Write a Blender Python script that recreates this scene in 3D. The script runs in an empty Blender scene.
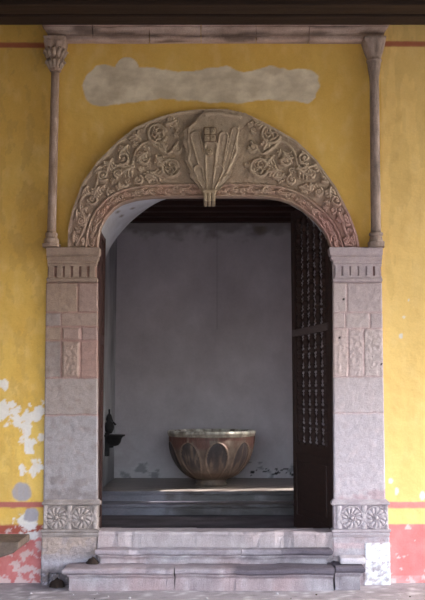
import bpy, bmesh, math, random
import numpy as np
from mathutils import Vector, noise
random.seed(7)
C = bpy.context.scene.collection
PI = math.pi

# ------------------------------------------------------------------ camera
F, D, PITCH = 850.0, 8.5, math.radians(6.5)
def _eye():
    return D*math.tan(math.atan((583-300)/F) - PITCH)
EYE = _eye()
CAM = (-0.025, -D, EYE)
cp, sp = math.cos(PITCH), math.sin(PITCH)
def at(px, py, Y=0.0):
    """point of the plane y=Y seen at a pixel"""
    a, b = (px-212.5)/F, (300-py)/F
    dx, dy, dz = a, cp - b*sp, sp + b*cp
    t = (Y-CAM[1])/dy
    return CAM[0]+dx*t, CAM[2]+dz*t
def X(px, py, Y=0.0): return at(px, py, Y)[0]
def Z(py, Y=0.0): return at(212, py, Y)[1]
def proj(x, y, z):
    dx, dy, dz = x-CAM[0], y-CAM[1], z-CAM[2]
    d = dy*cp + dz*sp
    u = -dy*sp + dz*cp
    return 212.5+F*dx/d, 300-F*u/d
cam = bpy.data.cameras.new('camera')
cam.sensor_fit = 'VERTICAL'; cam.sensor_height = 36.0; cam.lens = F*36/600
co = bpy.data.objects.new('camera', cam); C.objects.link(co)
co.location = CAM; co.rotation_euler = (PI/2+PITCH, 0, 0)
bpy.context.scene.camera = co

# ------------------------------------------------------------------ materials
def lin(c):
    return tuple(((v/255)/12.92 if v/255 <= .04045 else ((v/255+.055)/1.055)**2.4) for v in c)
def mat(name, col=None, rough=.85, n_scale=9, n_amt=.3, bump=.25, b_scale=60, spec=.3, fine=70, stretch=None, fine_amt=.18):
    """procedural material; col None takes the mesh's own colour attribute"""
    m = bpy.data.materials.new(name); m.use_nodes = True
    nt = m.node_tree; N = nt.nodes; L = nt.links
    b = N['Principled BSDF']; b.inputs['Roughness'].default_value = rough
    b.inputs['Specular IOR Level'].default_value = spec
    if col is None:
        a = N.new('ShaderNodeAttribute'); a.attribute_name = 'Col'; src = a.outputs['Color']
    else:
        a = N.new('ShaderNodeRGB'); a.outputs[0].default_value = (*lin(col), 1); src = a.outputs[0]
    tc = N.new('ShaderNodeTexCoord'); mp = N.new('ShaderNodeMapping')
    if stretch: mp.inputs['Scale'].default_value = stretch
    L.new(tc.outputs['Object'], mp.inputs['Vector'])
    def nz(scale, det):
        n = N.new('ShaderNodeTexNoise'); n.inputs['Scale'].default_value = scale
        n.inputs['Detail'].default_value = det; n.inputs['Roughness'].default_value = .65
        L.new(mp.outputs[0], n.inputs['Vector']); return n
    n1, n2 = nz(n_scale, 6), nz(fine, 5)
    def rng(n, amt):
        r = N.new('ShaderNodeMapRange'); L.new(n.outputs['Fac'], r.inputs['Value'])
        r.inputs['From Min'].default_value = .28; r.inputs['From Max'].default_value = .72
        r.inputs['To Min'].default_value = 1-amt; r.inputs['To Max'].default_value = 1+amt*.7
        return r
    r1, r2 = rng(n1, n_amt), rng(n2, fine_amt)
    mu = N.new('ShaderNodeMath'); mu.operation = 'MULTIPLY'
    L.new(r1.outputs[0], mu.inputs[0]); L.new(r2.outputs[0], mu.inputs[1])
    vm = N.new('ShaderNodeVectorMath'); vm.operation = 'SCALE'
    L.new(src, vm.inputs[0]); L.new(mu.outputs[0], vm.inputs['Scale'])
    L.new(vm.outputs[0], b.inputs['Base Color'])
    bp = N.new('ShaderNodeBump'); bp.inputs['Strength'].default_value = bump; bp.inputs['Distance'].default_value = .02
    nb = nz(b_scale, 8); L.new(nb.outputs['Fac'], bp.inputs['Height']); L.new(bp.outputs[0], b.inputs['Normal'])
    return m
M_stone = mat('carved_stone', None, .9, 16, .13, .35, 75, fine=110, fine_amt=.22)
M_plaster = mat('limewash_plaster', None, .92, 5, .05, .18, 30, fine=60, fine_amt=.06)
M_font = mat('painted_font_stone', None, .55, 22, .3, .2, 40, spec=.5, stretch=(1, 1, .35))
M_wood = mat('old_dark_wood', (52, 32, 27), .6, 6, .4, .3, 40, stretch=(1, 1, 7), spec=.4)
M_woodx = mat('beam_wood', (52, 39, 32), .75, 5, .45, .35, 30, stretch=(.25, 4, 4), spec=.3)
M_woodxb = mat('room_beam_wood', (58, 33, 28), .7, 5, .4, .3, 30, stretch=(.2, 4, 4), spec=.3)
M_plate = mat('shadow_dark_wood', (13, 9, 8), .8, 5, .4, .3, 30, stretch=(.25, 4, 4), spec=.15)  # near-black colour carries the shadow gap above the wall
M_rail = mat('lit_rail_wood', (96, 82, 80), .6, 10, .35, .3, 40, stretch=(1, 1, 6))  # paler than the other door wood: light on the rail put into its colour
M_iron = mat('black_iron', (30, 28, 30), .6, 20, .3, .2, 60)
M_ground = mat('cement_floor', (96, 93, 92), .9, 3.5, .2, .3, 40, fine=28, fine_amt=.2)
M_inner = mat('room_plaster', None, .92, 3, .10, .15, 25, fine=30, fine_amt=.05)
M_benchm = mat('bench_stone', (104, 89, 80), .85, 12, .3, .3, 50)

# ------------------------------------------------------------------ mesh helpers
def link(name, verts, faces, m, parent=None, cols=None, smooth=False):
    me = bpy.data.meshes.new(name); me.from_pydata([tuple(v) for v in verts], [], faces); me.update()
    me.materials.append(m)
    if cols is not None:
        a = me.color_attributes.new('Col', 'FLOAT_COLOR', 'POINT')
        arr = np.ones((len(verts), 4), np.float32); arr[:, :3] = np.asarray(cols, np.float32)
        a.data.foreach_set('color', arr.ravel())
    if smooth: me.polygons.foreach_set('use_smooth', [True]*len(me.polygons))
    bm = bmesh.new(); bm.from_mesh(me); bmesh.ops.recalc_face_normals(bm, faces=bm.faces); bm.to_mesh(me); bm.free()
    o = bpy.data.objects.new(name, me); C.objects.link(o)
    if parent: o.parent = parent
    return o
def tag(o, label=None, cat=None, group=None, kind=None):
    if label: o['label'] = label
    if cat: o['category'] = cat
    if group: o['group'] = group
    if kind: o['kind'] = kind
    return o
def thing(name, label, cat, loc=(0, 0, 0), rz=0, group=None):
    o = bpy.data.objects.new(name, None); C.objects.link(o); o.location = loc; o.rotation_euler = (0, 0, rz)
    return tag(o, label, cat, group)
def fbm(x, y, z=0.0, o=4):
    return noise.fractal(Vector((x, y, z)), 1.0, 2.0, o)      # roughly -1..1
def off(parent):
    return Vector(parent.location) if parent else Vector((0, 0, 0))
class MB:
    """collects simple shapes"""
    def __init__(s): s.v, s.f, s.c = [], [], []
    def add(s, v, f, col=(1, 1, 1)):
        n = len(s.v); s.v += [tuple(p) for p in v]; s.f += [tuple(i+n for i in q) for q in f]; s.c += [col]*len(v)
    def box(s, x0, x1, y0, y1, z0, z1, col=(1, 1, 1), bev=0.0):
        b = min(bev, abs(x1-x0)/3, abs(y1-y0)/3, abs(z1-z0)/3)
        if b <= 0:
            v = [(x, y, z) for x in (x0, x1) for y in (y0, y1) for z in (z0, z1)]
            f = [(0, 1, 3, 2), (4, 6, 7, 5), (0, 4, 5, 1), (2, 3, 7, 6), (0, 2, 6, 4), (1, 5, 7, 3)]
            s.add(v, f, col); return
        bm = bmesh.new(); bmesh.ops.create_cube(bm, size=1)
        for q in bm.verts:
            q.co = Vector(((x0+x1)/2+q.co.x*(x1-x0), (y0+y1)/2+q.co.y*(y1-y0), (z0+z1)/2+q.co.z*(z1-z0)))
        bmesh.ops.bevel(bm, geom=bm.edges[:], offset=b, segments=2, affect='EDGES', profile=.6)
        bm.verts.index_update()
        s.add([q.co[:] for q in bm.verts], [[q.index for q in fc.verts] for fc in bm.faces], col); bm.free()
    def lathe(s, prof, cx=0, cy=0, n=16, col=(1, 1, 1), axis='z'):
        v, f = [], []
        for r, z in prof:
            for k in range(n):
                a = 2*PI*k/n; p = (cx+r*math.cos(a), cy+r*math.sin(a), z)
                if axis == 'x': p = (z, cx+r*math.cos(a), cy+r*math.sin(a))
                if axis == 'y': p = (cx+r*math.cos(a), z, cy+r*math.sin(a))
                v.append(p)
        for i in range(len(prof)-1):
            for k in range(n):
                a, b = i*n+k, i*n+(k+1) % n
                f.append((a, b, b+n, a+n))
        f.append(tuple(range(n-1, -1, -1))); f.append(tuple((len(prof)-1)*n+k for k in range(n)))
        s.add(v, f, col)
    def tube(s, pts, r, n=8, col=(1, 1, 1)):
        pts = [Vector(p) for p in pts]; v, f = [], []
        for i, p in enumerate(pts):
            t = (pts[min(i+1, len(pts)-1)]-pts[max(i-1, 0)]).normalized()
            a = t.orthogonal().normalized() if i == 0 else (a - t*a.dot(t)).normalized()
            b = t.cross(a); rr = r[i] if isinstance(r, (list, tuple)) else r
            for k in range(n): v.append(p+a*rr*math.cos(2*PI*k/n)+b*rr*math.sin(2*PI*k/n))
        for i in range(len(pts)-1):
            for k in range(n):
                q, w = i*n+k, i*n+(k+1) % n; f.append((q, w, w+n, q+n))
        f.append(tuple(range(n-1, -1, -1))); f.append(tuple((len(pts)-1)*n+k for k in range(n)))
        s.add(v, f, col)
    def build(s, name, m, parent=None, smooth=False):
        return link(name, s.v, s.f, m, parent, s.c, smooth)
def grid_faces(nx, nz, base=0):
    return [(base+j*nx+i, base+j*nx+i+1, base+(j+1)*nx+i+1, base+(j+1)*nx+i) for j in range(nz-1) for i in range(nx-1)]
def panel(name, m, parent, x0, x1, z0, z1, yf, yb, hf, cf, step=.012, xw0=None, xw1=None):
    """stone block from yb to yf whose front face is carved by hf(x,z) and coloured by cf(x,z).
    xw0, xw1 are the side positions at the top if it tapers"""
    o = off(parent)
    nx, nz = max(2, int((x1-x0)/step)+1), max(2, int((z1-z0)/step)+1)
    V, Cc = [], []
    xa, xb = (xw0 if xw0 is not None else x0), (xw1 if xw1 is not None else x1)
    for j in range(nz):
        t = j/(nz-1); z = z0+(z1-z0)*t; l, r = x0+(xa-x0)*t, x1+(xb-x1)*t
        for i in range(nx):
            x = l+(r-l)*i/(nx-1)
            h = hf(x, z)
            ed = min(i, nx-1-i, j, nz-1-j)
            if ed == 0: h -= .006
            V.append((x-o.x, yf-h-o.y, z-o.z)); Cc.append(cf(x, z))
    Fc = grid_faces(nx, nz)
    ring = [i for i in range(nx)]+[j*nx+nx-1 for j in range(1, nz)]+[(nz-1)*nx+i for i in range(nx-2, -1, -1)]+[j*nx for j in range(nz-2, 0, -1)]
    b = len(V)
    for k in ring: V.append((V[k][0], yb-o.y, V[k][2])); Cc.append(Cc[k])
    n = len(ring)
    for k in range(n): Fc.append((ring[k], ring[(k+1) % n], b+(k+1) % n, b+k))
    Fc.append(tuple(b+k for k in range(n)))
    return link(name, V, Fc, m, parent, Cc)
def moulding(name, m, parent, x0, x1, y0, yb, prof, cf, step=.03, wob=.004, ret=(1, 1), seed=0, chips=0.0):
    """a moulding along x; prof is [(projection, z)] bottom to top, returning at both ends"""
    o = off(parent); V, Cc, Fc = [], [], []
    nx = max(2, int((x1-x0)/step))
    for p, z in prof:
        xs = [x0-p*ret[0], x0-p*ret[0]] + [x0-p*ret[0]+(x1-x0+p*(ret[0]+ret[1]))*k/nx for k in range(1, nx)] + [x1+p*ret[1], x1+p*ret[1]]
        for k, x in enumerate(xs):
            end = k in (0, len(xs)-1)
            w = fbm(x*3+seed, z*5+seed, p*9)*wob
            ch = max(0, fbm(x*4.3+seed*2, z*2.1, 7.7)-.25)*chips
            y = yb if end else y0-p+w+ch
            V.append((x-o.x+(w if k in (0, 1, len(xs)-1, len(xs)-2) else 0), y-o.y, z-o.z+w*.6-ch*.4)); Cc.append(cf(x, z))
    W = nx+3-0
    W = len(V)//len(prof)
    Fc = grid_faces(W, len(prof))
    Fc.append(tuple(range(W-1, -1, -1))); Fc.append(tuple((len(prof)-1)*W+k for k in range(W)))
    Fc += [(j*W, (j+1)*W, (j+1)*W+W-1, j*W+W-1) for j in range(len(prof)-1)]
    return link(name, V, Fc, m, parent, Cc)
def mix(a, b, t):
    t = max(0.0, min(1.0, t)); return tuple(a[i]*(1-t)+b[i]*t for i in range(3))
def sm(e0, e1, x):
    t = max(0.0, min(1.0, (x-e0)/(e1-e0))); return t*t*(3-2*t)

# ------------------------------------------------------------------ palettes
ROSE, GREY, TAN, PINK, WHITE = lin((158, 128, 116)), lin((146, 138, 138)), lin((150, 128, 104)), lin((182, 128, 122)), lin((222, 216, 214))
LGREY, MAUVE, DARKS = lin((186, 176, 178)), lin((150, 128, 130)), lin((96, 86, 88))
YEL, YEL2, YEL3 = lin((224, 188, 104)), lin((213, 170, 84)), lin((233, 204, 142))
REDB, REDL = lin((162, 84, 70)), lin((200, 132, 126))
PATCH = lin((226, 214, 190))

# ------------------------------------------------------------------ arch geometry (pixel frame of the wall plane)
CXP, CYP = 214.5, 249.0
EXT = [(68, 249), (68.5, 228), (73, 209), (82.6, 183), (97.6, 162), (116.5, 143), (135, 128), (158, 118), (180, 112), (200, 110), (215, 109.5), (232, 111),
       (250, 116), (272, 127), (296, 141), (316, 160), (336, 188), (350, 216), (357, 235), (359.5, 249)]
INT = [(97.5, 249), (98.5, 236), (101, 226), (106, 217), (113, 209), (122, 203), (136, 199), (152, 197), (180, 196.5), (215, 196.5), (250, 196.5), (268, 197.2), (280, 199),
       (292, 203), (301, 208), (315, 219.5), (323, 229), (328, 238), (331.5, 249)]
def polar(pts):
    pts = [(pts[i][0]+(pts[i+1][0]-pts[i][0])*k/12, pts[i][1]+(pts[i+1][1]-pts[i][1])*k/12) for i in range(len(pts)-1) for k in range(12)]+[pts[-1]]
    a = [math.atan2(CYP-y, x-CXP) for x, y in pts]; r = [math.hypot(x-CXP, CYP-y) for x, y in pts]
    a[0] = PI; a[-1] = 0.0
    a, r = np.array(a[::-1]), np.array(r[::-1])
    return lambda t: np.interp(t, a, r)
rE, rI = polar(EXT), polar(INT)
def smooth_r(fn, n=721, k=9):
    t = np.linspace(0, PI, n); v = fn(t); p = np.pad(v, k, mode='edge')
    ker = np.hanning(2*k+1); ker /= ker.sum(); v = np.convolve(p, ker, 'valid')
    return lambda q: np.interp(q, t, v)
rE, rI = smooth_r(rE), smooth_r(rI)

# ------------------------------------------------------------------ front wall
zT = Z(531)                 # threshold level
def Y_of(py, z):
    b = (300-py)/F; return CAM[1]+(z-CAM[2])/(sp+b*cp)*(cp-b*sp)
zF = Z(527.5, 1.28)         # the room floor lies a step below the threshold
YT1 = Y_of(516, zF); zp1 = Z(504, YT1)
YT2 = YT1+.27; zp2 = Z(491, YT2)
RY1 = Y_of(478, zp2)        # back wall
print('room', zT, zF, YT1, zp1, zp2, RY1)
WX0, WX1, WZ1 = -2.5, 2.5, Z(21)
YB = 1.30                   # rear face of the thick wall
def blob(px, py, cx, cy, rx, ry, rough=.35, seed=0):
    d = math.hypot((px-cx)/rx, (py-cy)/ry)
    return 1 - sm(.85, 1.1, d + rough*fbm(px*(.07 if rough < .6 else .13)+seed, py*(.07 if rough < .6 else .13), seed, 5))
def wall_col(x, z):
    px, py = proj(x, 0, z)
    n = fbm(px*.02, py*.02, 3.1, 5); n2 = fbm(px*.09, py*.05, 8.8, 5)
    c = mix(YEL, YEL2, .45+.42*n); c = mix(c, YEL3, max(0, n2)*.4)
    if px > 381: c = mix(c, YEL3, .5)  # right strip toned paler for the brighter light on that side
    if px > 381 and fbm(px*.09, py*.012, 5.5, 3) > .25 and py < 330: c = mix(c, lin((170, 140, 76)), .15)
    if px < 48 and fbm(px*.1, py*.05, 15.5, 4) > .2: c = mix(c, lin((196, 160, 90)), .4)
    inside = 48 < px < 381
    # bare plaster above the arch
    if 70 < px < 335 and 45 < py < 120:
        e = fbm(px*.05, py*.06, 1.7, 5)
        d1 = math.hypot((px-103)/20.5, (py-86)/20.5)
        top, bot = 69+2.5*math.sin(px*.11), 101+3*math.sin(px*.06+1)
        d2 = max((top-py)/20, (py-bot)/20, (110-px)/20, (px-300)/9)+1
        d3 = math.hypot((px-127)/11, (py-68)/11)
        d4 = math.hypot((px-300)/21, (py-86)/17.5)
        d = min(d1, d2, d3, d4) + .16*e
        t = 1-sm(.97, 1.05, d)
        pc = mix(PATCH, lin((198, 184, 160)), .5+.9*fbm(px*.06, py*.1, 4.4, 5))
        c = mix(c, pc, t)
    if 75 < px < 90 and 180 < py < 240: c = mix(c, lin((225, 185, 100)), .25)
    # stripes
    if px < 48 or px > 378:
        e = 1.0*fbm(px*.12, py*.12, 2.2)
        c = mix(c, REDB, .88*sm(1.1, -.3, abs(py-(45.3 if px < 48 else 44))-2.2-.3*e))
        top = 500 if px < 48 else 502
        if px < 48: top, b1, dd = 502, 507.5, 525
        else: top, b1, dd = 502, 508, 524.5
        c = mix(c, mix(REDB if px < 48 else REDL, REDL, .35), sm(.7, -.5, abs(py+.5*e-(top+b1)/2)-(b1-top)/2))
        if py+.5*e > dd-.8:
            c0_ = c
            base = mix(lin((186, 100, 98)), lin((202, 126, 124)), .5+.8*n2)
            if px > 378: base = mix(base, lin((216, 140, 138)), .35)
            if px < 48 and py < 533: base = REDB
            c = mix(c0_, base, sm(dd-.8, dd+.6, py+.5*e))
            fl = fbm(px*.13, py*.13, 6.6, 5)
            lim = -.06 if px < 48 and py > 545 else .3
            if px > 378: lim = .62-.45*sm(562, 585, py)
            if fl > lim: c = mix(c, lin((206, 186, 184)), min(1, (fl-lim)*8)*.8)
    # peeled limewash, left
    if px < 48 and py > 370:
        t = 0
        for cx, cy, rx, ry, s in ((3, 384, 8, 5, 1), (2, 412, 15, 10, 2), (12, 404, 6, 4, 7), (17, 420, 12, 8, 3), (29, 418, 9, 7, 4), (26, 434, 7, 9, 5), (30, 447, 5, 8, 6), (38, 412, 8, 9, 8), (36, 468, 7, 9, 9), (22, 470, 4, 5, 10), (40, 437, 4, 5, 11), (28, 521, 11, 9, 12), (30, 536, 9, 5, 13)):
            t = max(t, blob(px, py, cx, cy, rx*.9, ry*.9, 1.1, s))
        c = mix(c, lin((224, 218, 216)), t*.9)
        t = blob(px, py, 22, 492, 9.5, 10, .25, 20)
        c = mix(c, lin((166, 158, 160)), t)
        t = blob(px, py, 31, 514, 8, 7, .5, 21); c = mix(c, lin((168, 160, 166)), t)
        if 430 < py < 500: c = mix(c, lin((212, 160, 62)), .3*max(0, fbm(px*.2, py*.02, 9)))
    if px > 385:
        for cx, cy, rx, ry in ((391, 481, 2, 3), (397, 491, 2, 4), (423, 496, 3, 5), (404, 317, 1.5, 1.5), (401, 336, 1.5, 2.5), (409, 300, 1, 1)):
            t = blob(px, py, cx, cy, rx, ry, .3, 2); c = mix(c, lin((214, 208, 198)), t)
    if px > 387 and py > 575: c = mix(c, lin((190, 176, 176)), .5*max(0, .5+fbm(px*.1, py*.2)))
    return c
def in_hole(x, z):
    px, py = proj(x, 0, z)
    if py > CYP: return 55 < px < 375
    a = math.atan2(CYP-py, px-CXP); r = math.hypot(px-CXP, py-CYP)
    return r < float(rE(a))-9
st = .0125
nx, nz = int((WX1-WX0)/st)+1, int((WZ1+.1)/st)+1
V, Cc = [], []
for j in range(nz):
    z = -.1+(WZ1+.1)*j/(nz-1)
    for i in range(nx):
        x = WX0+(WX1-WX0)*i/(nx-1)
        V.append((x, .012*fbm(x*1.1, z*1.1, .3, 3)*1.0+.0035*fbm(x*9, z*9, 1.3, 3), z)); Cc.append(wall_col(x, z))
Fc = []
for j in range(nz-1):
    for i in range(nx-1):
        a, b = V[j*nx+i], V[(j+1)*nx+i+1]
        if not in_hole((a[0]+b[0])/2, (a[2]+b[2])/2): Fc.append((j*nx+i, j*nx+i+1, (j+1)*nx+i+1, (j+1)*nx+i))
def quad(v4, col):
    n = len(V); V.extend(v4); Cc.extend([col]*4); Fc.append((n, n+1, n+2, n+3))
YELM = mix(YEL, YEL2, .45)
for xa, xb in ((-5.5, WX0), (WX1, 9.0)):                  # plain continuation of the wall
    q1, q2, q3, q4, q5 = Z(524.8), Z(507.8), Z(502), Z(46.8), Z(42)
    for za, zb, cc in ((-.1, q1, REDL), (q1, q2, YELM), (q2, q3, REDB), (q3, q4, YELM), (q4, q5, REDB), (q5, WZ1, YELM)):
        quad([(xa, 0, za), (xb, 0, za), (xb, 0, zb), (xa, 0, zb)], cc)
quad([(-5.5, 0, WZ1), (9, 0, WZ1), (9, 0, WZ1+1.2), (-5.5, 0, WZ1+1.2)], YEL)
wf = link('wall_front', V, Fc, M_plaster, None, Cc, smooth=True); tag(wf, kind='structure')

# jamb and vault of the doorway: loft from the back of the stone arch to the rear arch
def outline_front(n):
    P = []
    zs = Z(CYP, .03)
    for k in range(12): P.append((X(97.5, 400)-.035, zF-.05+(zs-zF+.05)*k/12))
    for t in np.linspace(PI, 0, n):
        r = float(rI(t))+.8; P.append(at(CXP+r*math.cos(t), CYP-r*math.sin(t), .03))
    for k in range(12): P.append((X(332, 400)+.035, zs-(zs-zF+.05)*(k+1)/12))
    return P
REAR = [(102, 270), (104, 262), (109, 249), (117, 237), (130, 222), (145, 210), (163, 198), (183, 189), (215, 184.5), (245, 187), (267, 192.5), (285, 201), (301, 211), (315, 227), (322, 242), (326, 262)]
def outline_rear(n):
    pts = [at(a, b, YB) for a, b in REAR]
    # arc-length resample
    d = [0]
    for a, b in zip(pts, pts[1:]): d.append(d[-1]+math.hypot(b[0]-a[0], b[1]-a[1]))
    s = np.linspace(0, d[-1], n); xs = np.interp(s, d, [p[0] for p in pts]); zs = np.interp(s, d, [p[1] for p in pts])
    for _ in range(6):
        xs[1:-1] = (xs[:-2]+2*xs[1:-1]+xs[2:])/4; zs[1:-1] = (zs[:-2]+2*zs[1:-1]+zs[2:])/4
    P = [(xs[0], zF-.05+(zs[0]-zF+.05)*k/12) for k in range(12)] + list(zip(xs, zs)) + [(xs[-1], zs[-1]-(zs[-1]-zF+.05)*(k+1)/12) for k in range(12)]
    return P
NA = 90
of, orr = outline_front(NA), outline_rear(NA)
V, Cc, Fc = [], [], []
LIME = lin((200, 202, 210))
NS = 14
for s in range(NS+1):
    t = s/NS
    for k in range(len(of)):
        x = of[k][0]*(1-t)+orr[k][0]*t; z = of[k][1]*(1-t)+orr[k][1]*t; y = .02+(YB-.02)*t
        e = fbm(x*3, y*3, z*3, 4); V.append((x+e*.004, y, z+e*.004))
        c = mix(LIME, lin((178, 176, 180)), .5+.6*e)
        if fbm(x*14, y*14, z*5, 2) > .62: c = lin((120, 105, 95))
        Cc.append(c)
K = len(of)
Fc = grid_faces(K, NS+1)
# rear face of the wall with its opening
b = len(V)
for k in range(K):
    x, z = orr[k]; V.append((x, YB, z)); Cc.append(LIME)
for k in range(K):
    x, z = orr[k]
    u = k/(K-1)
    if k < 12: q = (-3.0, z)
    elif k >= K-12: q = (3.0, z)
    else:
        w = (k-12)/(K-25)
        q = (-3.0, orr[12][1]+(5.3-orr[12][1])*w/.25) if w < .25 else ((3.0, 5.3-(5.3-orr[K-13][1])*(w-.75)/.25) if w > .75 else (-3.0+6.0*(w-.25)/.5, 5.3))
    V.append((q[0], YB, q[1])); Cc.append(LIME)
for k in range(K-1): Fc.append((b+k, b+k+1, b+K+k+1, b+K+k))
wj = link('wall_doorway', V, Fc, M_inner, None, Cc, smooth=False); tag(wj, kind='structure')

# ------------------------------------------------------------------ relief drawing for the arch
def spl(pts, k=4):
    p = [pts[0]]+list(pts)+[pts[-1]]; out = []
    for i in range(1, len(p)-2):
        for q in range(k):
            t = q/k; out.append(tuple(.5*(2*p[i][d]+(p[i+1][d]-p[i-1][d])*t+(2*p[i-1][d]-5*p[i][d]+4*p[i+1][d]-p[i+2][d])*t*t+(3*p[i][d]-p[i-1][d]-3*p[i+1][d]+p[i+2][d])*t**3) for d in (0, 1)))
    out.append(pts[-1]); return out
class Relief:
    def __init__(s, P): s.P = P; s.h = np.zeros(len(P), np.float32)
    def stroke(s, pts, w, h, flat=False, sub=False, dish=False):
        pts = np.asarray(pts, np.float32); seg = []
        ws = []
        wl = w if hasattr(w, '__len__') else [w]*len(pts)
        for i in range(len(pts)-1):
            n = max(2, int(np.hypot(*(pts[i+1]-pts[i]))/.6))
            for k in range(n):
                t = k/n; seg.append(pts[i]*(1-t)+pts[i+1]*t); ws.append(wl[i]*(1-t)+wl[i+1]*t)
        seg.append(pts[-1]); ws.append(wl[-1])
        seg = np.array(seg, np.float32); ws = np.array(ws, np.float32); W = float(ws.max())
        lo, hi = seg.min(0)-W, seg.max(0)+W
        idx = np.nonzero((s.P[:, 0] > lo[0]) & (s.P[:, 0] < hi[0]) & (s.P[:, 1] > lo[1]) & (s.P[:, 1] < hi[1]))[0]
        if not len(idx): return
        d = np.hypot(s.P[idx, 0][:, None]-seg[None, :, 0], s.P[idx, 1][:, None]-seg[None, :, 1])/ws[None, :]
        d = d.min(1); v = np.sqrt(np.clip(1-d*d, 0, 1))
        if flat: v = np.clip((1-d)*4, 0, 1)
        if dish: v = np.where(d > .62, np.sqrt(np.clip(1-((d-.8)/.2)**2, 0, 1)), .5*(1-d*.6))
        if sub: s.h[idx] -= h*v
        else: s.h[idx] = np.maximum(s.h[idx], h*v)
    def circle(s, cx, cy, r, w, h, a0=0, a1=2*PI, r1=None):
        r1 = r if r1 is None else r1; n = 28
        s.stroke([(cx+(r+(r1-r)*k/n)*math.cos(a0+(a1-a0)*k/n), cy+(r+(r1-r)*k/n)*math.sin(a0+(a1-a0)*k/n)) for k in range(n+1)], w, h)
    def dot(s, cx, cy, w, h): s.stroke([(cx-.2, cy), (cx+.2, cy)], w, h)
    def leaf(s, x, y, a, L, w, h, lobes=3):
        ca, sa = math.cos(a), math.sin(a)
        def P(u, v): return (x+u*ca-v*sa, y+u*sa+v*ca)
        s.stroke([P(0, 0), P(L*.5, L*.06), P(L, 0)], [w, w*1.1, w*.5], h)
        for k in range(lobes):
            u = L*(.12+.75*k/lobes); l = L*(.42-.08*k)
            for sg in (1, -1):
                s.stroke([P(u, 0), P(u+l*.45, sg*l*.6), P(u+l*.5, sg*l)], [w*.9, w*.85, w*.5], h*.85)
                s.dot(*P(u+l*.62, sg*l*.98), w*.75, h)
    def rosette(s, x, y, r, h, petals=8):
        s.circle(x, y, r, 1.9, h*.9, .4, 2*PI-.3, r*.9); s.dot(x, y, r*.2, h*1.1)
        for k in range(5):
            a = 2*PI*k/5+.2*r+.3*math.sin(k*2+x)
            s.stroke(spl([(x+r*.22*math.cos(a), y+r*.22*math.sin(a)), (x+r*.5*math.cos(a+.3), y+r*.5*math.sin(a+.3)), (x+r*.66*math.cos(a+.85), y+r*.66*math.sin(a+.85))]), [r*.11+.02*i for i in range(9)], h*.95)
    def scroll(s, x, y, r, h, a0=0, sg=1, turns=1.6, w=1.8):
        n = 40
        s.stroke([(x+r*(1-.85*k/n)*math.cos(a0+sg*2*PI*turns*k/n), y+r*(1-.85*k/n)*math.sin(a0+sg*2*PI*turns*k/n)) for k in range(n+1)], [w*(1-.4*k/n) for k in range(n+1)], h)
        s.dot(x, y, w*1.2, h)

NT, NR = 560, 76
T = np.linspace(PI, 0, NT)
re_, ri_ = rE(T), rI(T)
P = np.zeros((NT*NR, 2), np.float32); RR = np.zeros(NT*NR); TT = np.zeros(NT*NR); JF = np.zeros(NT*NR)
for j in range(NR):
    f = j/(NR-1); r = ri_+(re_-ri_)*f
    P[j*NT:(j+1)*NT, 0] = CXP+r*np.cos(T); P[j*NT:(j+1)*NT, 1] = CYP-r*np.sin(T)
    RR[j*NT:(j+1)*NT] = r; TT[j*NT:(j+1)*NT] = T; JF[j*NT:(j+1)*NT] = f
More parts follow.
